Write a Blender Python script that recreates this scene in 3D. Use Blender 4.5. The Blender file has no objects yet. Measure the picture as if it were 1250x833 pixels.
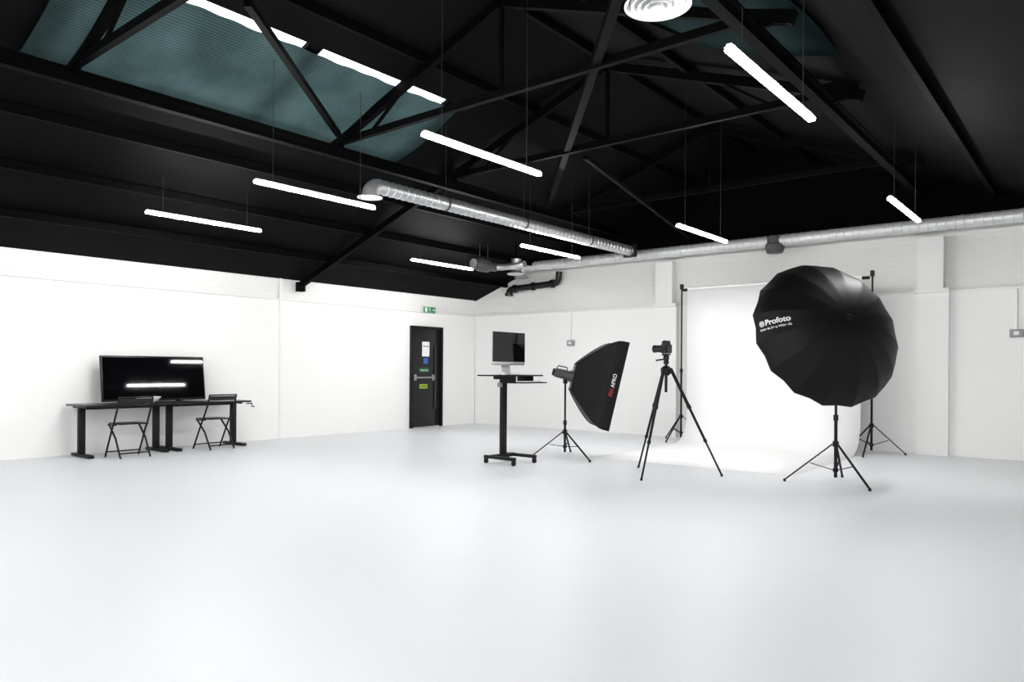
import bpy, bmesh, math, random
from mathutils import Vector, Matrix
random.seed(4)
V=Vector
SC=bpy.context.scene
F=898.0; A=math.radians(39.1); HZ=451.0; RHO=0.0065
CAM=V((10.94,-12.155,1.2))
R_=V((math.cos(A),math.sin(A),0)); FW=V((-math.sin(A),math.cos(A),0)); UP=V((0,0,1))
def ray(px,py):
    u=(px-625)/F; v=-(py-HZ)/F
    return u*(math.cos(RHO)*R_+math.sin(RHO)*UP)+v*(-math.sin(RHO)*R_+math.cos(RHO)*UP)+FW
def on_z(px,py,z):
    d=ray(px,py); return CAM+d*((z-CAM.z)/d.z)
def on_x(px,py,x):
    d=ray(px,py); return CAM+d*((x-CAM.x)/d.x)
def on_y(px,py,y):
    d=ray(px,py); return CAM+d*((y-CAM.y)/d.y)
def roofz(x): return 2.7+0.363*min(x,12.5-x)

# ---------------- materials ----------------
def mat(name,col,rough=.5,metal=0,spec=.5,noise=0,nscale=8,bump=0,bscale=40,emit=None,estr=0,coat=0):
    m=bpy.data.materials.new(name); m.use_nodes=True
    nt=m.node_tree; b=nt.nodes['Principled BSDF']
    b.inputs['Base Color'].default_value=(*col,1); b.inputs['Roughness'].default_value=rough
    b.inputs['Metallic'].default_value=metal; b.inputs['Specular IOR Level'].default_value=spec
    b.inputs['Coat Weight'].default_value=coat
    if emit: 
        b.inputs['Emission Color'].default_value=(*emit,1); b.inputs['Emission Strength'].default_value=estr
    tc=nt.nodes.new('ShaderNodeTexCoord')
    if noise:
        n=nt.nodes.new('ShaderNodeTexNoise'); n.inputs['Scale'].default_value=nscale; n.inputs['Detail'].default_value=4
        nt.links.new(tc.outputs['Object'],n.inputs['Vector'])
        mx=nt.nodes.new('ShaderNodeMixRGB'); mx.inputs[1].default_value=(*[c*(1-noise) for c in col],1)
        mx.inputs[2].default_value=(*[min(1,c*(1+noise)) for c in col],1)
        nt.links.new(n.outputs['Fac'],mx.inputs[0]); nt.links.new(mx.outputs[0],b.inputs['Base Color'])
    if bump:
        n=nt.nodes.new('ShaderNodeTexNoise'); n.inputs['Scale'].default_value=bscale
        nt.links.new(tc.outputs['Object'],n.inputs['Vector'])
        bp=nt.nodes.new('ShaderNodeBump'); bp.inputs['Strength'].default_value=bump; bp.inputs['Distance'].default_value=.01
        nt.links.new(n.outputs['Fac'],bp.inputs['Height']); nt.links.new(bp.outputs[0],b.inputs['Normal'])
    return m
def brick_mat(name,col,axis):
    m=mat(name,col,.6,spec=.3); nt=m.node_tree; b=nt.nodes['Principled BSDF']
    tc=nt.nodes.new('ShaderNodeTexCoord'); sp=nt.nodes.new('ShaderNodeSeparateXYZ'); cb=nt.nodes.new('ShaderNodeCombineXYZ')
    nt.links.new(tc.outputs['Object'],sp.inputs[0]); nt.links.new(sp.outputs[axis],cb.inputs['X']); nt.links.new(sp.outputs['Z'],cb.inputs['Y'])
    br=nt.nodes.new('ShaderNodeTexBrick'); br.inputs['Scale'].default_value=1; br.inputs['Brick Width'].default_value=.225
    br.inputs['Row Height'].default_value=.075; br.inputs['Mortar Size'].default_value=.006; br.inputs['Mortar Smooth'].default_value=.6
    br.inputs['Color1'].default_value=(*col,1); br.inputs['Color2'].default_value=(*[c*.98 for c in col],1)
    br.inputs['Mortar'].default_value=(*[c*.95 for c in col],1)
    nt.links.new(cb.outputs[0],br.inputs['Vector']); nt.links.new(br.outputs['Color'],b.inputs['Base Color'])
    bp=nt.nodes.new('ShaderNodeBump'); bp.invert=True; bp.inputs['Strength'].default_value=.14; bp.inputs['Distance'].default_value=.005
    nt.links.new(br.outputs['Fac'],bp.inputs['Height']); nt.links.new(bp.outputs[0],b.inputs['Normal'])
    return m
M={}
M['floor']=mat('epoxy_floor',(.728,.750,.780),.40,spec=.38,noise=.008,nscale=.6,bump=.02,bscale=3)
M['white']=mat('white_panel_paint',(.865,.862,.85),.55,spec=.3,noise=.01,nscale=2)
M['brickX']=brick_mat('white_painted_brick_shaded',(.82,.81,.785),'X')  # gable brick: shading put into the colour, greyer than the side walls
M['brickY']=brick_mat('white_painted_brick_b',(.86,.855,.84),'Y')
M['trimw']=mat('white_gloss_paint',(.83,.83,.815),.35)
M['black_wall']=mat('black_painted_brick',(.0018,.0018,.002),.8,noise=.2,nscale=6,spec=.02)
M['roof']=mat('black_roof_board',(.0024,.0025,.0028),.7,noise=.7,nscale=1.4,bump=.5,bscale=1.6,spec=.04)
M['steel']=mat('black_painted_steel',(.0016,.0017,.0019),.6,noise=.2,nscale=5,spec=.03)
M['black']=mat('matte_black',(.006,.006,.007),.5,spec=.25,noise=.1)
M['blackgloss']=mat('black_plastic',(.006,.006,.007),.3,spec=.35,noise=.05)
M['screen']=mat('glass_screen',(.002,.002,.003),.03,spec=.5,noise=.02)
M['fabric']=mat('black_nylon_fabric',(.0055,.0055,.0066),.5,spec=.17,noise=.1,nscale=12,bump=.10,bscale=14)
M['lining']=mat('white_fabric',(.8,.8,.8),.7,noise=.02)
M['duct']=mat('galvanised_steel',(.56,.57,.58),.36,metal=.8,noise=.03,nscale=4)
M['ductw']=mat('white_coated_duct',(.66,.67,.67),.4,metal=.35,noise=.03,nscale=10)
M['alu']=mat('brushed_aluminium',(.62,.63,.64),.35,metal=.8,noise=.03)
M['grey']=mat('grey_plastic',(.3,.3,.31),.5,noise=.05)
M['darkgrey']=mat('dark_grey_plastic',(.05,.05,.055),.45,noise=.05)
M['paper']=mat('white_seamless_paper',(.93,.932,.935),.8,spec=.1,noise=.006,nscale=3)
M['tube']=mat('led_diffuser',(1,1,1),.5,emit=(1,.99,.975),estr=148)
M['lampw']=mat('white_lamp_housing',(.8,.8,.8),.4,noise=.01)
M['wire']=mat('steel_wire',(.03,.03,.03),.4,metal=.3,noise=.02)
M['text']=mat('white_print',(.85,.85,.85),.5,noise=.01)
M['red']=mat('red_print',(.45,.012,.03),.5,noise=.02)
M['green']=mat('green_sign',(.01,.15,.04),.4,noise=.02)
M['lime']=mat('lime_sign',(.28,.42,.02),.4,noise=.02)
M['blue']=mat('blue_sign',(.02,.10,.36),.4,noise=.02)
M['door']=mat('black_door_paint',(.006,.006,.007),.3,spec=.4,noise=.1)
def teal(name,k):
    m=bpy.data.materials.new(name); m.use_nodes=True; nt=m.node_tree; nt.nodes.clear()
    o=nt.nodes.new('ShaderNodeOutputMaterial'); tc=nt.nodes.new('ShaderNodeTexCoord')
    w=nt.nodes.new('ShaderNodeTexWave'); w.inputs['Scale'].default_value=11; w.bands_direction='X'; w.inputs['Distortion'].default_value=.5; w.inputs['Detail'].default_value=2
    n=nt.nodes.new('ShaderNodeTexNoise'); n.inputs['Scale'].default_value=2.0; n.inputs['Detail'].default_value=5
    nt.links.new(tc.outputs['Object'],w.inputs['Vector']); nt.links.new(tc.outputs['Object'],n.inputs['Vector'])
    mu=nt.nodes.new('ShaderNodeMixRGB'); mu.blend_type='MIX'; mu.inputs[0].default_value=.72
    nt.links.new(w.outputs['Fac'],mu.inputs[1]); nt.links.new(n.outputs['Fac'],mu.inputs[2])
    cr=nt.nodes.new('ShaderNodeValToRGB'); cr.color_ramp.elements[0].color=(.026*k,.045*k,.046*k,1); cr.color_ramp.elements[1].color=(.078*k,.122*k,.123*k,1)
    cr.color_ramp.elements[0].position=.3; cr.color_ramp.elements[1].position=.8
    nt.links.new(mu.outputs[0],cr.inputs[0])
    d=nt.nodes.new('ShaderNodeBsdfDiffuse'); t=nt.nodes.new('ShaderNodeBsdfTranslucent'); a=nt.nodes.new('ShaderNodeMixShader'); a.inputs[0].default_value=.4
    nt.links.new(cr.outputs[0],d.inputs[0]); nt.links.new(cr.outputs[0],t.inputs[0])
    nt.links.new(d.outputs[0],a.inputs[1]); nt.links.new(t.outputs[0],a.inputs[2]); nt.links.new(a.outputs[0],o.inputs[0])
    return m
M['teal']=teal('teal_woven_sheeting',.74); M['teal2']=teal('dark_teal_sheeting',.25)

# ---------------- mesh builder ----------------
def frame(d):
    z=d.normalized()
    ref=V((0,0,1)) if abs(z.z)<.9 else V((0,1,0))
    x=ref.cross(z).normalized(); return x,z.cross(x),z
class MB:
    def __init__(s): s.bm=bmesh.new()
    def sweep(s,loops,cap=True,close=True,ring=False):
        vs=[[s.bm.verts.new(p) for p in L] for L in loops]; n=len(vs[0])
        pairs=list(zip(vs[:-1],vs[1:]))
        if ring: pairs.append((vs[-1],vs[0]))
        for a,b in pairs:
            for i in range(n if close else n-1):
                j=(i+1)%n; s.bm.faces.new((a[i],a[j],b[j],b[i]))
        if cap and close and not ring:
            s.bm.faces.new(list(reversed(vs[0]))); s.bm.faces.new(vs[-1])
        return s
    def cyl(s,p0,p1,r0,r1=None,seg=16,cap=True):
        p0=V(p0);p1=V(p1); r1=r0 if r1 is None else r1
        x,y,z=frame(p1-p0)
        c=[(math.cos(2*math.pi*i/seg),math.sin(2*math.pi*i/seg)) for i in range(seg)]
        return s.sweep([[p0+(x*a+y*b)*r0 for a,b in c],[p1+(x*a+y*b)*r1 for a,b in c]],cap)
    def lathe(s,o,axis,prof,seg=24,cap=True):
        o=V(o); x,y,z=frame(V(axis))
        return s.sweep([[o+z*h+(x*math.cos(2*math.pi*i/seg)+y*math.sin(2*math.pi*i/seg))*max(r,.0005) for i in range(seg)] for r,h in prof],cap)
    def path(s,pts,r,seg=8,closed=False):
        pts=[V(p) for p in pts]; n=len(pts); T=[]
        for i in range(n):
            if closed: t=pts[(i+1)%n]-pts[i-1]
            else: t=pts[min(i+1,n-1)]-pts[max(i-1,0)]
            T.append(t.normalized())
        x,y,z=frame(T[0]); loops=[]
        for i in range(n):
            x=(x-T[i]*x.dot(T[i])).normalized(); y=T[i].cross(x)
            rr=r[i] if isinstance(r,(list,tuple)) else r
            loops.append([pts[i]+(x*math.cos(2*math.pi*k/seg)+y*math.sin(2*math.pi*k/seg))*rr for k in range(seg)])
        return s.sweep(loops,ring=closed)
    def box(s,c,size,rot=None,bev=0):
        c=V(c)
        b2=bmesh.new(); bmesh.ops.create_cube(b2,size=1)
        for v in b2.verts: v.co=V((v.co.x*size[0],v.co.y*size[1],v.co.z*size[2]))
        if bev: bmesh.ops.bevel(b2,geom=list(b2.edges),offset=bev,segments=2,affect='EDGES',profile=.5)
        mp={}
        for v in b2.verts:
            p=v.co.copy()
            if rot is not None: p=rot@p
            mp[v]=s.bm.verts.new(p+c)
        for f in b2.faces: s.bm.faces.new([mp[v] for v in f.verts])
        b2.free(); return s
    def beam(s,p0,p1,w,h,bev=0):
        p0=V(p0);p1=V(p1); x,y,z=frame(p1-p0)
        rot=Matrix((x,y,z)).transposed()
        return s.box((p0+p1)/2,(w,h,(p1-p0).length),rot,bev)
    def prism(s,poly,ext):
        ext=V(ext); L=[V(p) for p in poly]
        return s.sweep([L,[p+ext for p in L]])
    def done(s,name,m,parent=None,smooth=True,label=None):
        bmesh.ops.recalc_face_normals(s.bm,faces=s.bm.faces)
        me=bpy.data.meshes.new(name); s.bm.to_mesh(me); s.bm.free()
        return mk(name,me,m,parent,smooth,label)
def mk(name,me,m,parent=None,smooth=True,label=None):
    if m: me.materials.clear(); me.materials.append(M[m] if isinstance(m,str) else m)
    if smooth:
        for p in me.polygons: p.use_smooth=True
        me.set_sharp_from_angle(angle=math.radians(35))
    o=bpy.data.objects.new(name,me); SC.collection.objects.link(o)
    if parent: o.parent=parent
    if label: o['label']=label
    return o
def top(o,label,cat,group=None):
    o['label']=label; o['category']=cat
    if group: o['group']=group
    return o
def root(name,loc,label,cat,group=None,rz=0):
    e=bpy.data.objects.new(name,None); e.empty_display_size=.1; e.location=loc; e.rotation_euler=(0,0,rz)
    SC.collection.objects.link(e); return top(e,label,cat,group)
def struct(o,label,cat='wall'):
    o['kind']='structure'; o['label']=label; o['category']=cat; return o
def clone(e,loc,rz=None):
    def cp(o,par):
        c=o.copy(); SC.collection.objects.link(c)
        if par: c.parent=par
        for ch in list(o.children): cp(ch,c)
        return c
    n=cp(e,None); n.location=loc
    if rz is not None: n.rotation_euler=(0,0,rz)
    return n
def text_mesh(st,size,offset=0,extrude=.001,align='LEFT'):
    cu=bpy.data.curves.new('t','FONT'); cu.body=st; cu.size=size; cu.offset=offset; cu.extrude=extrude; cu.align_x=align; cu.align_y='CENTER'
    o=bpy.data.objects.new('t',cu); SC.collection.objects.link(o)
    bpy.context.view_layer.update()
    me=bpy.data.meshes.new_from_object(o.evaluated_get(bpy.context.evaluated_depsgraph_get()))
    bpy.data.objects.remove(o); return me
def text(name,st,size,m,parent,org,xd,yd,offset=0,align='LEFT',extrude=.001):
    me=text_mesh(st,size,offset,extrude,align); xd=V(xd).normalized(); yd=V(yd).normalized(); n=xd.cross(yd); org=V(org)
    for v in me.vertices: v.co=org+xd*v.co.x+yd*v.co.y+n*v.co.z
    return mk(name,me,m,parent,False)

YB=-18.0
# ---------------- room ----------------
struct(MB().box((6.25,YB/2,-.05),(12.9,-YB+.4,.1)).done('floor','floor',smooth=False),'pale grey glossy epoxy studio floor','floor')
struct(MB().box((-.1,YB/2,1.39),(.2,-YB+.4,2.78)).done('wall_left','brickY',smooth=False),'white painted side wall below the roof eaves')
struct(MB().box((12.6,YB/2,1.39),(.2,-YB+.4,2.78)).done('wall_right','brickY',smooth=False),'white painted side wall')
struct(MB().prism([(0,0,0),(12.5,0,0),(12.5,0,2.7),(10.52,0,3.42),(1.98,0,3.42),(0,0,2.7)],(0,.2,0)).done('wall_back','brickX',smooth=False),'white painted brick gable wall')
struct(MB().prism([(1.98,0,3.42),(10.52,0,3.42),(6.25,0,4.97)],(0,.2,0)).done('wall_gable','black_wall',smooth=False),'black painted upper part of the gable wall')
struct(MB().prism([(0,YB,0),(12.5,YB,0),(12.5,YB,2.7),(6.25,YB,4.97),(0,YB,2.7)],(0,-.2,0)).done('wall_front','white',smooth=False),'white wall closing the studio')
struct(MB().box((.015,YB/2-.02,1.175),(.03,-YB-.04,2.35)).done('wall_cladding_left','white',smooth=False),'smooth white lower wall lining on the side wall')
struct(MB().box((6.25,-.015,1.175),(12.44,.03,2.35)).done('wall_cladding_back','white',smooth=False),'smooth white lower wall lining on the gable wall')
struct(MB().box((.035,YB/2,2.36),(.07,-YB-.2,.025)).done('trim_1','trimw',smooth=False),'thin white ledge along the side wall','trim')
struct(MB().box((6.25,-.035,2.36),(12.4,.07,.025)).done('trim_2','trimw',smooth=False),'thin white ledge along the gable wall','trim')
y0=on_x(342,450,.03).y
struct(MB().box((.034,y0,1.38),(.014,.05,2.75)).done('trim_3','trimw',smooth=False),'narrow vertical white joint strip','trim')
struct(MB().box((.015,YB/2,2.72),(.03,-YB-.1,.05)).done('trim_4','trimw',smooth=False),'white wall plate under the eaves','trim')
for i,X in enumerate((4.71,8.93)):
    w=MB().box((X,-.09,2.74),(.33,.18,.80)).box((X+.03,-.07,1.18),(.40,.14,2.36)).box((X+.02,-.1,2.37),(.44,.2,.05))
    struct(w.done('wall_pilaster_%d'%(i+1),'white',smooth=False),'white painted brick pilaster on the gable wall')
# ---------------- roof ----------------
def slab(x0,x1,y0,y1,side):
    def P(x,y):
        X=x if side==0 else 12.5-x
        return V((X,y,2.7+.363*x))
    return [P(x0,y0),P(x1,y0),P(x1,y1),P(x0,y1)]
HX0,HX1,HY0,HY1=3.5,4.755,-9.7,-5.72
for sd in (0,1):
    b=MB()
    for q in ((-.25,HX0,YB-.2,.2),(HX1,6.25,YB-.2,.2),(HX0,HX1,YB-.2,HY0),(HX0,HX1,HY1,.2)):
        b.prism(slab(*q,sd),(0,0,.08))
    struct(b.done('ceiling' if sd==0 else 'ceiling_slope','roof',smooth=False),'black painted pitched roof boarding','ceiling')
    b=MB()
    def RP(x,y,dz): return V(((x if sd==0 else 12.5-x),y,2.7+.363*x+dz))
    for y in (HY0,-7.66,HY1): b.beam(RP(HX0,y,.05),RP(HX1+.03,y,.05),.16 if y==-7.66 else .05,.05)
    b.beam(RP(HX0,HY0,.1),RP(HX0,HY1,.1),.05,.05); b.beam(RP(HX1,HY0,.1),RP(HX1,HY1,.1),.05,.05)
    struct(b.done('window_%d'%(sd+1),'steel',smooth=False),'long roof skylight with glazing bars','window')
    bm=MB(); nx,ny=16,84; x0=HX0-.12; x1=(4.685 if sd==0 else HX1+.1)
    g=[]
    for j in range(ny+1):
        row=[]
        y=HY0-.2+(HY1-HY0+.35)*j/ny
        for i in range(nx+1):
            f=i/nx; x=x0+(x1-x0)*f+(.06*math.sin(y*2.3)*(1-f))
            if sd==0: x+= .006*math.sin(y*19)*f
            sag=.02+.045*math.sin(math.pi*f)*(1+.5*math.sin(y*1.9))+.02*(1-f)+.004*math.sin(y*7+f*3)
            row.append(bm.bm.verts.new(RP(x,y,-sag)))
        g.append(row)
    for j in range(ny):
        for i in range(nx): bm.bm.faces.new((g[j][i],g[j][i+1],g[j+1][i+1],g[j+1][i]))
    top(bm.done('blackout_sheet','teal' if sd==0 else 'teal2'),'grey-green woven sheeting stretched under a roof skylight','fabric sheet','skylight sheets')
for X in (.95,1.9,2.8,5.2,6.25,7.3,9.7,10.6,11.55):
    z=roofz(X)-.055
    top(MB().box((X,YB/2,z),(.05,-YB-.1,.10)).done('roof_purlin','steel',smooth=False),'black painted horizontal roof purlin','roof beam','roof purlins')
for X in (3.7,8.8):
    b=MB().box((X,YB/2,3.86),(.09,-YB-.1,.02)).box((X,YB/2,3.74),(.09,-YB-.1,.02)).box((X,YB/2,3.80),(.02,-YB-.1,.11))
    top(b.done('roof_girder','steel',smooth=False),'black steel I-section girder running the length of the roof','roof beam','roof girders')
def truss(Y,low,inner=True):
    e=root('roof_truss',(6.25,Y,2.7),'black painted steel roof truss with diagonal struts','roof truss','roof trusses')
    def P(x,z): return V((x-6.25,0,z-2.7))
    MB().beam(P(3.45,3.93),P(9.05,3.93),.06,.075).done('bottom_chord','steel',e,False)
    for s in (0,1):
        f=lambda x:(x if s==0 else 12.5-x)
        xs=.03 if (low and s==0) else 3.4
        b=MB().beam(P(f(xs),2.7+.363*xs-.10),P(f(6.22),2.7+.363*6.22-.13),.07,.10)
        if low and s==0: b.box(P(f(.08),2.60),(.12,.12,.16))
        b.done('rafter','steel',e,False)
        MB().beam(P(f(4.3),3.95),P(f(4.9),4.36),.03,.03).done('strut','steel',e,False)
        MB().box(P(f(3.62),3.93),(.3,.03,.2)).done('gusset_plate','steel',e,False)
    MB().beam(P(6.25,3.93),P(6.25,4.85),.035,.035).done('king_post','steel',e,False)
    return e
t0=truss(-9.5,False)
for Y in (-6.58,-1.7,-12.5,-15.2): clone(t0,(6.25,Y,2.7))
truss(-4.6,True)
def brace(p0,p1,w=.07):
    top(MB().beam(p0,p1,w,w).done('wind_brace','steel',smooth=False),'black steel diagonal wind brace in the roof','roof brace','roof braces')
brace((3.78,-6.66,3.99),on_z(302,3,3.99),.06)
q0=on_z(665,265,3.95); q1=on_z(762,-30,3.95)
def atX(X): return q0.lerp(q1,(X-q0.x)/(q1.x-q0.x))
brace(atX(3.72),atX(8.62),.08)
brace((5.87,-4.5,3.84),(5.3,-.4,3.5),.05)

# ---------------- pendant lights ----------------
def pendant(X,Yc,z=3.02):
    e=root('pendant_light',(X,Yc,z),'slim white linear LED batten hung on thin wires','light fixture','linear pendant lights')
    MB().box((0,0,.024),(.034,1.49,.018),bev=.004).done('lamp_housing','lampw',e)
    MB().box((0,0,0),(.049,1.5,.028),bev=.004).done('lamp_diffuser','tube',e,label='glowing white diffuser')
    h=roofz(X)-z
    for y in (-.55,.55):
        MB().cyl((0,y,.03),(0,y,h),.003,seg=6).done('suspension_wire','wire',e)
for X in (2.15,4.45,6.80,9.26): pendant(X,-7.42)
for X in (1.88,4.22,6.72,9.14): pendant(X,-2.93)
for Yc in (-12.0,-16.0):
    for i in range(4): pendant(2.0+2.42*i,Yc)

# ---------------- ducts ----------------
def ductprof(L,r,pitch=.11):
    n=max(1,int(L/pitch)); pr=[]
    for k in range(n):
        s=k*L/n; pr+= [(r,s),(r,s+L/n-.018),(r+.007,s+L/n-.011),(r+.007,s+L/n-.006),(r,s+L/n-.001)]
    return pr
def elbow(b,c,p,q,r,n=8,seg=20):
    pts=[]; c=V(c);p=V(p);q=V(q)
    for i in range(n+1):
        t=math.pi/2*i/n; pts.append(c+(p-c)*math.cos(t)+(q-c)*math.sin(t))
    b.path(pts,r,seg)
XD=4.4; ZD=3.29
e=root('ventilation_duct',(XD,-6.66,ZD),'galvanised spiral ventilation duct hung below roof, with downturned outlet','duct')
MB().lathe((0,.1,0),(0,1,0),ductprof(5.68,.082,.10),24).done('duct_pipe','duct',e)
b=MB(); elbow(b,(0,.1,-.13),(0,.1,0),(0,-.03,-.13),.09); b.done('duct_elbow','duct',e)
MB().lathe((0,-.03,-.12),(0,0,-1),[(.09,0),(.10,.015),(.14,.02),(.145,.03),(.10,.035),(.09,.025)],28).done('air_diffuser','duct',e,label='round metal air outlet')
MB().box((0,5.82,0),(.24,.08,.22),bev=.01).done('duct_collar','black',e)
for y in (1.2,2.8,4.5):
    MB().cyl((0,y,.08),(0,y,roofz(XD)-ZD),.004,seg=6).done('suspension_wire','wire',e)
    MB().lathe((0,y,0),(0,1,0),[(.091,-.012),(.091,.012)],24).done('duct_clamp','darkgrey',e)
e=root('ventilation_duct',(1.75,-.36,3.28),'long pale spiral ventilation duct along the gable wall','duct')
MB().lathe((0,0,0),(1,0,0),ductprof(10.3,.092),22).done('duct_pipe','ductw',e)
b=MB(); elbow(b,(0,-.0,-.16),(0,0,0),(-.16,0,-.16),.09); b.done('duct_elbow','ductw',e)
MB().lathe((-.16,0,-.16),(0,0,-1),[(.1,0),(.11,.02),(.15,.03),(.15,.045),(.11,.05)],24).done('air_diffuser','grey',e)
for x in (1.2,3.4,5.6,7.6,9.6):
    MB().box((x,.28,0),(.04,.16,.04)).lathe((x,0,0),(1,0,0),[(.1,-.015),(.1,.015)],22).done('wall_bracket','ductw',e)
xo=on_y(946,285,-.36).x-1.75
MB().lathe((xo,0,-.06),(0,0,-1),[(.13,-.13),(.13,-.02),(.15,0),(.15,.06),(.12,.13),(.05,.14)],24).done('air_outlet','darkgrey',e,label='dark grey round outlet box')
p=on_z(590,324,3.08)
e=root('ventilation_fan',p,'grey inline fan with round outlets hung below the roof','fan unit')
MB().lathe((0,0,0),(0,1,0),[(.06,-.24),(.10,-.18),(.12,-.1),(.12,.12),(.08,.2),(.08,.34)],22).done('fan_body','darkgrey',e)
MB().lathe((0,-.23,0),(0,-1,0),[(.06,0),(.09,.02),(.09,.04),(.04,.03)],22).done('outlet_grille','black',e)
MB().path([(.0,.3,0),(.15,.4,0),(.4,.42,0),(.62,.42,.02)],.06,14).done('duct_branch','duct',e)
for y in (-.1,.12): MB().cyl((0,y,.11),(0,y,roofz(p.x)-p.z),.006,seg=6).done('suspension_wire','wire',e)
p=on_z(630,333,3.0)
e=root('air_diffuser',p,'small round air outlet on a short duct drop','vent')
MB().lathe((0,0,0),(0,0,1),[(.16,-.04),(.17,-.02),(.12,.0),(.09,.04),(.09,.25)],22).done('outlet_cone','duct',e)
MB().cyl((0,0,.25),(0,0,roofz(p.x)-p.z),.02,seg=8).done('hanger_rod','steel',e)
p=on_z(803,6,3.45)
e=root('ceiling_air_diffuser',p,'round white ceiling air diffuser with concentric rings','vent')
b=MB()
for k,(r,h) in enumerate(((.205,0),(.165,-.006),(.125,-.012),(.085,-.018),(.045,-.024))):
    b.lathe((0,0,h),(0,0,-1),[(r-.03,-.025),(r,0),(r,.006),(r-.028,-.012)],36,cap=(k==4))
b.done('diffuser_rings','lampw',e)
MB().lathe((0,0,.03),(0,0,1),[(.17,-.02),(.17,.02),(.12,.04),(.12,.2)],28).done('duct_neck','ductw',e)
MB().cyl((0,0,.2),(0,0,.30),.10,seg=24).done('duct_riser','steel',e)
p=on_y(622,352,-.12); q=on_y(683,346,-.12)
L=q.x-p.x
e=root('drain_pipe',(p.x,-.14,2.88),'black cast iron pipe with flanged bends on the gable wall','pipe')
MB().path([(0,0,-.1),(.01,0,-.03),(.05,0,.0),(.15,0,.01),(L*.5,0,.03),(L-.15,0,.05),(L-.05,0,.07),(L-.01,0,.13),(L,0,.28)],.065,14).done('pipe','blackgloss',e)
for x,z in ((.16,.01),(L*.5,.03),(L-.16,.05)):
    MB().lathe((x,0,z),(1,0,.05),[(.085,-.03),(.087,0),(.085,.03)],16).box((x,.08,z),(.04,.1,.04)).done('pipe_flange','blackgloss',e)
MB().lathe((0,0,-.11),(0,0,1),[(.085,-.02),(.085,.03)],16).done('pipe_flange','blackgloss',e)
top(MB().path([(2.4,-.03,3.36),(10.2,-.03,3.36)],.022,8).done('cable_conduit','trimw'),'thin pale conduit high along the gable wall','conduit')
def wallbox(px,py0,py1,name,label):
    p=on_y(px,py1,-.05)
    e=root(name,p,label,'wall box')
    MB().box((0,0,0),(.16,.07,.11),bev=.01).done('box_body','grey',e)
    MB().cyl((0,0,.05),(0,0,2.34-p.z),.012,seg=8).done('conduit','trimw',e)
    MB().box((0,-.038,0),(.06,.01,.05)).done('cover_plate','lampw',e)
wallbox(1241,352,407,'thermostat_box','small grey wall control box with a vertical conduit')
wallbox(697,388,419,'switch_box','small pale wall switch box with a vertical conduit')

# ---------------- door + exit sign ----------------
yA=on_x(500,460,.03).y; yB=on_x(538,460,.03).y; DW=yB-yA; DH=2.06
e=bpy.data.objects.new('door_1',None); e.location=(.03,yA,0); SC.collection.objects.link(e)
struct(e,'black fire exit door with push bar and safety signs','door')
MB().box((.03,.02,DH/2),(.07,.05,DH),bev=.004).box((.03,DW-.02,DH/2),(.07,.05,DH),bev=.004).box((.03,DW/2,DH-.02),(.07,DW,.05),bev=.004).done('door_frame','black',e)
MB().box((.02,.36,DH/2-.01),(.045,.64,DH-.06),bev=.004).done('door_leaf','door',e)
MB().box((.006,.79,DH/2-.01),(.01,DW-.72,DH-.06)).done('door_reveal','black',e)
MB().box((.06,.60,1.02),(.03,.05,.12),bev=.004).box((.06,.1,1.02),(.03,.05,.12),bev=.004).cyl((.09,.08,1.02),(.09,.62,1.02),.014,seg=10).done('push_bar','grey',e)
MB().box((.055,.67,1.02),(.02,.02,1.3)).done('vertical_bolt','darkgrey',e)
MB().box((.046,.40,1.60),(.006,.2,.30)).done('notice','text',e)
MB().box((.046,.40,1.36),(.006,.12,.12)).done('safety_sign','blue',e)
MB().box((.046,.36,1.17),(.006,.26,.08)).done('push_sign','green',e)
text('push_lettering','Push bar to open',.030,'text',e,(.051,.36,1.17),(0,1,0),(0,0,1),.001,'CENTER')
MB().box((.046,.34,.84),(.006,.22,.09)).done('warning_sign','lime',e)
text('notice_lettering','Fire exit',.045,'black',e,(.051,.40,1.66),(0,1,0),(0,0,1),.001,'CENTER')
text('warning_lettering','Keep clear',.035,'black',e,(.051,.34,.84),(0,1,0),(0,0,1),.001,'CENTER')
p=on_x(523,378,.06)
e=root('exit_sign',(.03,p.y,p.z),'small illuminated green fire exit sign with running figure','sign')
MB().box((.03,0,0),(.06,.36,.16),bev=.008).done('sign_housing','lampw',e)
MB().box((.062,0,-.01),(.006,.34,.12)).done('sign_face',mat('green_lit',(.01,.20,.07),.4,noise=.02,emit=(.02,.5,.18),estr=.08),e)
b=MB()
b.cyl((.064,-.005,.03),(.068,-.005,.03),.012,seg=10)
for a,c in (((0,.015),(-.01,-.015)),((-.01,-.015),(.02,-.03)),((.02,-.03),(.018,-.055)),((-.01,-.015),(-.035,-.04)),((0,.012),(.03,.0)),((0,.012),(-.028,.012))):
    b.beam((.067,a[0],a[1]),(.067,c[0],c[1]),.008,.008)
b.box((.067,-.1,-.01),(.004,.06,.09)); b.beam((.067,.07,-.01),(.067,.14,-.01),.012,.012); b.beam((.067,.14,-.01),(.067,.115,.015),.01,.01); b.beam((.067,.14,-.01),(.067,.115,-.035),.01,.01)
b.done('pictogram','text',e,False)

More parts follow.
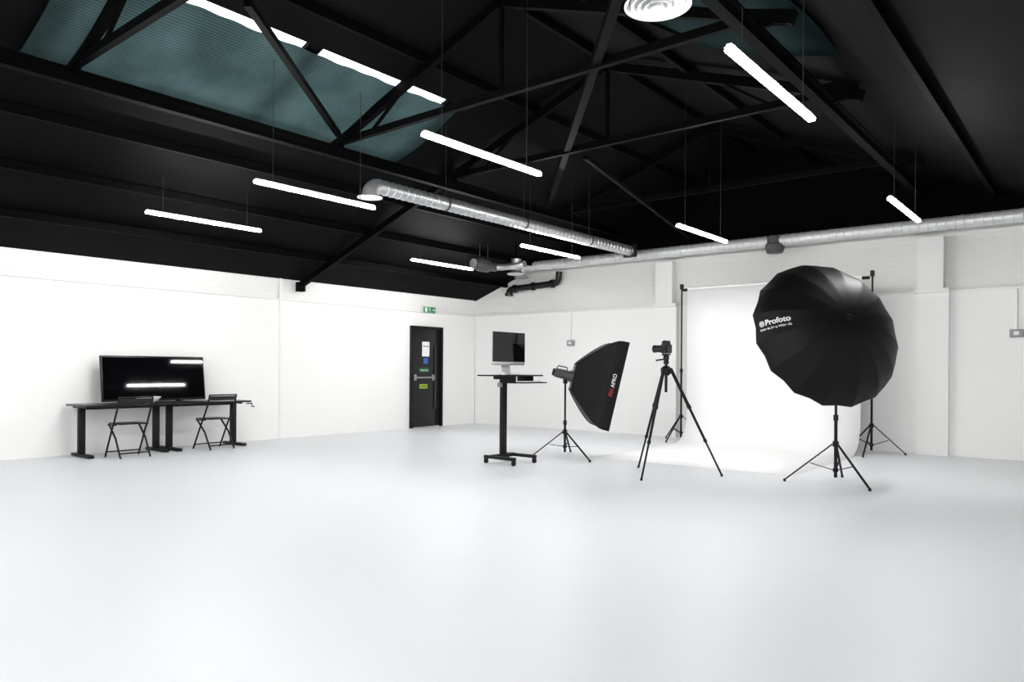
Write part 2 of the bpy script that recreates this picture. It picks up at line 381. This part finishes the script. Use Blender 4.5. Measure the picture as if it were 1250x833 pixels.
# ---------------- desks ----------------
def desk(yc,L,crank):
    e=root('desk',(.42,yc,0),'long black height-adjustable desk on T-shaped metal legs','desk','desks')
    MB().box((0,0,.685),(.66,L,.026),bev=.004).done('tabletop','blackgloss',e)
    for s in (-1,1):
        y=s*(L/2-.09)
        MB().box((0,y,.025),(.58,.075,.04),bev=.01).box((-.04,y,.34),(.06,.085,.62),bev=.006).box((-.04,y,.66),(.45,.05,.03)).done('leg','black',e)
    MB().box((-.04,0,.645),(.05,L-.2,.04)).done('crossbeam','black',e)
    if crank: MB().path([(.26,L/2-.04,.65),(.26,L/2+.05,.65),(.26,L/2+.05,.60),(.26,L/2+.09,.60)],.009,8).done('crank_handle','black',e)
desk(-7.70,1.16,False); desk(-6.52,1.18,True)
ya,yb=-7.92,-6.45; yc=(ya+yb)/2; w=yb-ya
e=root('television',(.33,yc,.703),'large black flat screen television leaning back on the desks','television')
e.rotation_euler=(0,-math.radians(7.35),0)
MB().box((0,0,.335),(.045,w,.64),bev=.01).done('television_body','blackgloss',e)
MB().box((.024,0,.337),(.004,w-.04,.585)).done('screen','screen',e)
MB().box((0,-.35,.014),(.14,.05,.02)).box((0,.35,.014),(.14,.05,.02)).done('stand','blackgloss',e)
pb=on_x(181,484,.6)
b=MB(); b.lathe((.6,pb.y,.70),(0,0,1),[(.06,0),(.07,.004),(.12,.03),(.165,.085),(.160,.087),(.115,.036),(.05,.012)],28)  # stand-in form for an unidentified pale oval
top(b.done('pale_item','lampw'),'shallow rounded white item on the desk before the television','pale_item')
def chair():
    e=root('folding_chair',(.84,-7.78,0),'black metal folding chair tucked at the desk','chair','folding chairs')
    hw=.215
    MB().box((-.02,0,.45),(.36,.36,.016),bev=.007).done('seat','blackgloss',e)
    b=MB(); loops=[]
    for k in range(9):
        y=-hw+.01+(2*hw-.02)*k/8; x=.205+.03*math.cos(math.pi*(k/8-.5))
        loops.append([V((x-.006,y,.725)),V((x+.006,y,.725)),V((x+.012,y,.785)),V((x,y,.785))])
    b.sweep(loops).done('backrest','blackgloss',e)
    for s in (-1,1):
        MB().path([(-.20,s*hw,.01),(-.0,s*hw,.38),(.06,s*hw,.47),(.16,s*hw,.66),(.21,s*hw,.80)],.0125,8).done('leg','black',e)
        MB().path([(.20,s*(hw-.025),.01),(.05,s*(hw-.025),.26),(-.15,s*(hw-.025),.44)],.0125,8).done('leg','black',e)
        MB().beam((-.15,s*(hw-.012),.43),(.1,s*(hw-.012),.44),.012,.018).done('side_rail','black',e)
    MB().cyl((-.165,-hw,.075),(-.165,hw,.075),.009,seg=8).done('crossbar','black',e)
    MB().cyl((.165,-hw+.02,.07),(.165,hw-.02,.07),.009,seg=8).done('crossbar','black',e)
    MB().cyl((.21,-hw,.80),(.21,hw,.80),.010,seg=8).done('crossbar','black',e)
    return e
c=chair(); clone(c,(.74,-6.52,0),math.radians(4))

# ---------------- stands ----------------
def stand(e,feet,ztop,zc=.42,r=.013,base=.06,m='black'):
    P=MB().cyl((0,0,base),(0,0,ztop*.45),r+.004,seg=12).cyl((0,0,ztop*.45),(0,0,ztop),r,seg=12).lathe((0,0,ztop*.45),(0,0,1),[(r+.012,-.03),(r+.012,.03)],12)
    P.lathe((0,0,zc),(0,0,1),[(r+.018,-.03),(r+.018,.03)],12).lathe((0,0,base+.08),(0,0,1),[(r+.014,-.02),(r+.014,.02)],12).done('stand_pole',m,e)
    for fx,fy in feet:
        d=V((fx,fy,0)); n=d.normalized()
        b=MB().beam(V((0,0,zc))+n*.03,d+V((0,0,.02)),.022,.012)
        mid=V((0,0,zc)).lerp(d,.5)
        b.beam(V((0,0,base+.08))+n*.025,mid,.016,.008).lathe(d+V((0,0,0.0)),(0,0,1),[(.012,0),(.016,.01),(.014,.03)],10).done('leg',m,e)
def rad(cx,R): return [(R*math.cos(math.radians(a)),R*math.sin(math.radians(a))) for a in cx]
for X,an in ((5.28,(150,265,30)),(8.27,(150,270,30))):
    e=root('backdrop_stand',(X,-.62,0),'tall black light stand holding the paper backdrop','light stand','backdrop stands')
    stand(e,rad(an,.46),2.66,.42)
    MB().box((0,0,2.62),(.05,.07,.09),bev=.01).done('bracket','black',e)
e=root('paper_backdrop',(6.78,-.62,0),'wide roll of seamless white paper swept down onto the floor','backdrop')
MB().cyl((-1.46,-.03,2.56),(1.46,-.03,2.56),.024,seg=12).done('crossbar','black',e)
MB().cyl((-1.36,-.03,2.56),(1.36,-.03,2.56),.045,seg=20).done('paper_roll','paper',e)
pr=[(-.078,2.56),(-.078,1.6),(-.078,.75)]
Rr=.45
for k in range(0,13):
    t=math.pi/2*k/12; pr.append((-.078-Rr*(1-math.cos(t)),.004+Rr*(1-math.sin(t))))
pr+= [(-1.4,.004),(-2.2,.004),(-3.0,.004)]
b=MB(); b.sweep([[V((x,y,z)) for x in (-1.36,-.68,0,.68,1.36)] for y,z in pr],cap=False,close=False)
o=b.done('paper_sheet','paper',e); so=o.modifiers.new('s','SOLIDIFY'); so.thickness=.003; so.offset=1

# softbox light
RS=V((5.1,-3.8,0))
e=root('softbox_light',RS,'black rectangular studio softbox on a tripod stand, tilted down','studio light')
stand(e,[(-.30,-.34),(.62,-.32),(-.25,.5)],1.04,.34)
ph=math.radians(41); th=math.radians(13)
ax=V((math.cos(ph)*math.cos(th),math.sin(ph)*math.cos(th),-math.sin(th))); sd=V((-math.sin(ph),math.cos(ph),0)); uv=ax.cross(sd)
if uv.z<0: uv=-uv
O=V((0,0,1.13))
def SB(s,a,b_): return O+ax*(s+.1)+sd*a+uv*b_
MB().lathe(O-ax*.16,ax,[(.045,-.0),(.062,.02),(.066,.1),(.066,.2),(.085,.23),(.085,.27),(.06,.28)],20).done('flash_head','darkgrey',e,label='dark grey flash head')
MB().lathe(O-ax*.165,-ax,[(.05,-.01),(.05,.015),(.03,.02)],16).path([O-ax*.14+uv*.05,O-ax*.12+uv*.10,O-ax*.0+uv*.10,O+ax*.02+uv*.06],.008,8).box(O-V((0,0,.08)),(.05,.05,.09),bev=.01).done('flash_handle','black',e)
PROF=[(0,.17),(.05,.232),(.11,.298),(.18,.370),(.26,.448),(.33,.508),(.40,.560),(.46,.590),(.51,.598),(.60,.60)]
def sbloops(off=0):
    L=[]
    for s,h in PROF:
        h=h-off; w=h*.66; lp=[]
        n=8; sag=.02*math.sin(math.pi*min(1,s/.46))
        cs=[(-w,-h),(w,-h),(w,h),(-w,h)]
        for k in range(4):
            a=cs[k]; c_=cs[(k+1)%4]
            for i in range(n):
                f=i/n; g=1-sag*4*f*(1-f)
                x=a[0]+(c_[0]-a[0])*f; y=a[1]+(c_[1]-a[1])*f
                if k%2==0: y*=g
                else: x*=g
                lp.append(SB(s,x,y))
        L.append(lp)
    return L
sb=MB().sweep(sbloops(),cap=False).done('softbox','fabric',e,label='black fabric softbox')
MB().sweep([[p for p in L] for L in sbloops(.008)],cap=False).done('reflective_lining','lining',sb)
MB().prism([SB(.56,-.385,-.585),SB(.56,.385,-.585),SB(.56,.385,.585),SB(.56,-.385,.585)],ax*.004).done('diffuser_cloth','lining',sb,False)
for a in (-1,1):
    for b_ in (-1,1):
        MB().path([SB(s,a*(h+.003)*.66,b_*(h+.003)) for s,h in PROF],.006,6).done('rod_sleeve','fabric',sb)
t1=text('brand_lettering','PIX',.072,'red',sb,SB(.51,-.401,-.15),uv,-ax,.0015)
wd=max((v.co-SB(.51,-.401,-.15)).dot(uv) for v in t1.data.vertices)
text('brand_lettering','APRO',.072,'text',sb,SB(.51,-.401,-.15)+uv*(wd+.012),uv,-ax,.001)

# umbrella light
RU=V((8.66,-3.83,0))
e=root('umbrella_light',RU,'huge deep black umbrella reflector on a tripod light stand','studio light')
stand(e,[(-.46,-.24),(.42,-.34),(-.06,.48)],1.56,.42,.014)
daz=math.radians(139); dt=math.radians(20)
D=V((math.cos(daz)*math.cos(dt),math.sin(daz)*math.cos(dt),-math.sin(dt))); e1=V((-math.sin(daz),math.cos(daz),0)); e2=e1.cross(D)
if e2.z<0: e2=-e2
RU_R=.83; DEP=.45; TM=math.radians(74)
RC=V((0,0,1.60))+R_*(-.12)
def US(t,psi,off=0,flat=True):
    a=t*TM; r=RU_R*math.sin(a)/math.sin(TM); h=DEP*(1-math.cos(a))/(1-math.cos(TM))
    ps=math.degrees(psi)-14.25; ph_=((ps%22.5)-11.25)
    k=math.cos(math.radians(11.25))/math.cos(math.radians(ph_)) if flat else 1
    edge=(1-abs(ph_)/11.25)
    k*=1-.010*edge*math.sin(math.pi*min(1,t*1.0)*.9)
    h2=h-(.025*edge*max(0,(t-.8)/.2)**2)
    return RC+D*(h2-DEP)+(e1*math.cos(psi)+e2*math.sin(psi))*(r*k+0)+ (-D*math.cos(a)+(e1*math.cos(psi)+e2*math.sin(psi))*math.sin(a))*off
def canopy(off,name,m):
    b=MB(); loops=[]; N=16*6
    for j in range(1,19):
        t=j/18; loops.append([US(t,math.radians(14.25+360*i/N),off) for i in range(N)])
    b.sweep(loops,cap=False)
    vs=[v for v in b.bm.verts][:N]
    c_=b.bm.verts.new(US(0,0,off))
    for i in range(N): b.bm.faces.new((vs[i],vs[(i+1)%N],c_))
    me=b.done(name,m,e); me.data.set_sharp_from_angle(angle=math.radians(12)); return me
canopy(0,'canopy','fabric'); canopy(-.012,'canopy_lining','lining')
for k in range(16):
    ps=math.radians(14.25+22.5*k)
    MB().path([US(t/10,ps,-.006) for t in range(0,11)],.005,6).done('rib','black',e)
MB().cyl(US(0,0,.02),RC+D*.18,.008,seg=10).lathe(US(0,0),-D,[(.035,0),(.03,.008),(.012,.014)],14).done('umbrella_shaft','black',e)
MB().lathe(RC+D*.22-V((0,0,.06)),-D,[(.05,-.1),(.07,-.08),(.07,.16),(.06,.17)],20).box((0,0,1.54),(.05,.05,.08),bev=.008).beam((0,0,1.54),RC+D*.12-V((0,0,.08)),.04,.04).done('flash_head','black',e)
arc=0
for k in range(50): arc+=(US((k+1)/50,.05)-US(k/50,.05)).length
PSI0=math.radians(3)
def umap(X,Y):
    t=.93-X/arc
    return US(t,PSI0+Y/(RU_R*math.sin(t*TM)/math.sin(TM)),.006)
def utext(st,size,x0,y0,off):
    me=text_mesh(st,size,off,0)
    bm=bmesh.new(); bm.from_mesh(me)
    bmesh.ops.subdivide_edges(bm,edges=bm.edges,cuts=1); bm.to_mesh(me); bm.free()
    for v in me.vertices: v.co=umap(x0+v.co.x,y0+v.co.y)
    mk('brand_lettering',me,'text',e,False)
utext('Profoto',.086,.082,.02,.0028)
utext('Umbrella Deep White XL',.033,.012,-.048,.001)
b=MB()
for k,yy in enumerate((-.018,-.006,.006,.018)):
    hw=math.sqrt(max(0,.028**2-(yy)**2)); 
    n=6; lo=[umap(.040-hw+2*hw*i/n,.02+yy-.004) for i in range(n+1)]; hi=[umap(.040-hw+2*hw*i/n,.02+yy+.004) for i in range(n+1)]
    b.sweep([lo,hi],cap=False,close=False)
L1=[];L2=[]
for k in range(24):
    a=2*math.pi*k/24
    for LL,rr in ((L1,.034),(L2,.029)): LL.append(umap(.040+rr*math.cos(a),.02+rr*math.sin(a)))
b.sweep([L1,L2],cap=False).done('brand_emblem','text',e,False)

# ---------------- camera tripod ----------------
RT=V((7.02,-4.55,0))
e=root('camera_tripod',RT,'tall black three-legged camera tripod','tripod')
apx=V((0,0,1.22))
fA=on_z(783,587,0)-RT; fB=on_z(881,582,0)-RT; fC=V((6.45,-4.15,0))-RT
for f in (fA,fB,fC):
    n=V((f.x,f.y,0)).normalized(); s=apx+n*.05; g=V((f.x,f.y,.015))
    MB().cyl(s,s.lerp(g,.36),.019,seg=12).cyl(s.lerp(g,.36),s.lerp(g,.68),.015,seg=12).cyl(s.lerp(g,.68),g,.011,seg=12)\
        .cyl(s.lerp(g,.345),s.lerp(g,.375),.024,seg=12).cyl(s.lerp(g,.665),s.lerp(g,.69),.020,seg=12).lathe((g.x,g.y,0),(0,0,1),[(.012,0),(.016,.01),(.01,.03)],10).done('leg','black',e)
MB().lathe((0,0,1.19),(0,0,1),[(.03,-.05),(.06,-.02),(.062,.03),(.03,.06)],16).cyl((0,0,.95),(0,0,1.28),.016,seg=12).done('centre_column','black',e)
MB().lathe((0,0,1.27),(0,0,1),[(.03,0),(.032,.03),(.026,.04),(.034,.06),(.034,.09),(.02,.1)],16).box((0,0,1.378),(.07,.09,.02),bev=.004).cyl((0,0,1.33),(-.1,-.06,1.31),.009,seg=8).cyl((0,0,1.34),(.06,-.09,1.33),.012,seg=8).done('tripod_head','blackgloss',e)
e=root('camera',RT+V((0,0,1.389)),'black digital camera with lens mounted on the tripod','camera',rz=math.radians(86))
MB().box((0,0,.055),(.15,.07,.105),bev=.014).box((.055,.012,.055),(.045,.095,.105),bev=.016).cyl((-.05,0,.1),(-.05,0,.118),.016,seg=14).done('camera_body','blackgloss',e)
MB().prism([(-.03,-.04,.1),(-.03,.03,.1),(-.03,.045,.125),(-.03,.02,.152),(-.03,-.03,.145)],(.06,0,0)).done('viewfinder','blackgloss',e)
MB().lathe((-.0,.03,.055),(0,1,0),[(.034,0),(.038,.02),(.038,.05),(.041,.055),(.041,.075),(.038,.08),(.042,.10),(.044,.13),(.038,.135),(.034,.12)],20).done('lens','blackgloss',e)
MB().box((-.005,-.037,.05),(.075,.004,.055)).done('screen','screen',e)
MB().path([(-.07,0,.09),(-.10,-.01,.05),(-.095,-.03,-.03),(-.08,-.03,-.08),(-.075,-.01,-.02),(-.07,0,.06)],.004,6).done('strap','black',e)

# ---------------- computer cart ----------------
RCt=V((5.0,-4.87,0))
e=root('rolling_computer_stand',RCt,'black rolling workstation stand with casters and tray','rolling stand')
b=MB()
for s in (-1,1): b.box((0,s*.21,.085),(.5,.05,.04),bev=.008)
b.box((-.12,0,.09),(.08,.42,.045),bev=.008).done('base','black',e)
for sx in (-1,1):
    for sy in (-1,1):
        x,y=sx*.225,sy*.21
        MB().cyl((x,y-.012,.03),(x,y+.012,.03),.03,seg=18).cyl((x,y,.05),(x,y,.07),.012,seg=8).box((x,y,.052),(.05,.034,.03),bev=.006).done('caster','black',e)
MB().box((-.12,0,.6),(.06,.085,1.0),bev=.008).box((-.12,0,.95),(.05,.07,.35),bev=.006).done('column','black',e)
MB().box((0,0,1.12),(.44,.80,.018),bev=.006).box((-.1,0,1.09),(.3,.1,.04)).done('tray','black',e)
MB().box((.16,.14,1.03),(.26,.50,.014),bev=.004).box((.0,-.06,1.065),(.26,.015,.09)).box((.0,.3,1.065),(.26,.015,.09)).done('keyboard_tray','black',e)
MB().box((-.12,-.07,1.0),(.05,.06,.06),bev=.01).done('clamp','grey',e)
zt=1.130
e=root('desktop_computer',RCt+V((-.04,0,zt)),'silver all-in-one desktop computer with dark screen on the rolling stand','computer')
MB().box((0,0,.355),(.018,.65,.38),bev=.006).lathe((-.008,0,.34),(-1,0,0),[(.16,0),(.1,.02),(.0,.03)],24).done('computer_body','alu',e)
MB().box((.0105,0,.354),(.005,.646,.378)).done('screen','screen',e)
MB().box((.0,0,.143),(.02,.65,.044),bev=.004).done('chin','alu',e,label='silver strip below the screen')
MB().box((-.045,0,.1),(.008,.17,.19),Matrix.Rotation(math.radians(-10),3,'Y')).box((.01,0,.005),(.19,.18,.008),bev=.003).done('computer_foot','alu',e)
top(MB().box(RCt+V((.205,.12,1.045)),(.11,.38,.012),bev=.003).done('keyboard','lampw'),'slim white keyboard on the pull-out tray','keyboard')
b=MB(); b.lathe(RCt+V((.1,-.26,zt)),(0,0,1),[(.032,0),(.034,.012),(.026,.026),(.01,.032)],16)
top(b.done('computer_mouse','lampw'),'small white computer mouse on the tray','mouse')

# ---------------- unseen fill light added behind the viewpoint to even out the walls ----------------
ld=bpy.data.lights.new('fill_light','AREA'); ld.shape='RECTANGLE'; ld.size=5; ld.size_y=1.8; ld.energy=215; ld.color=(.97,.985,1)
lo=bpy.data.objects.new('fill_light',ld); SC.collection.objects.link(lo); lo.location=(9.2,-17.2,2.0)
lo.rotation_euler=(V((4.5,-2,1.6))-lo.location).to_track_quat('-Z','Y').to_euler()

# ---------------- world, camera ----------------
w=bpy.data.worlds.new('World'); SC.world=w; w.use_nodes=True
w.node_tree.nodes['Background'].inputs[0].default_value=(.9,.96,1,1); w.node_tree.nodes['Background'].inputs[1].default_value=3.0
cd=bpy.data.cameras.new('cam'); cd.sensor_width=36; cd.lens=F/1250*36; cd.shift_y=(HZ-416.5)/1250; cd.clip_end=100; cd.clip_start=.05
co=bpy.data.objects.new('Camera',cd); SC.collection.objects.link(co)
co.matrix_world=Matrix.Translation(CAM)@Matrix.Rotation(A,4,'Z')@Matrix.Rotation(math.pi/2,4,'X')@Matrix.Rotation(RHO,4,'Z')
SC.camera=co
SC.view_settings.view_transform='Standard'; SC.view_settings.look='None'; SC.view_settings.exposure=0
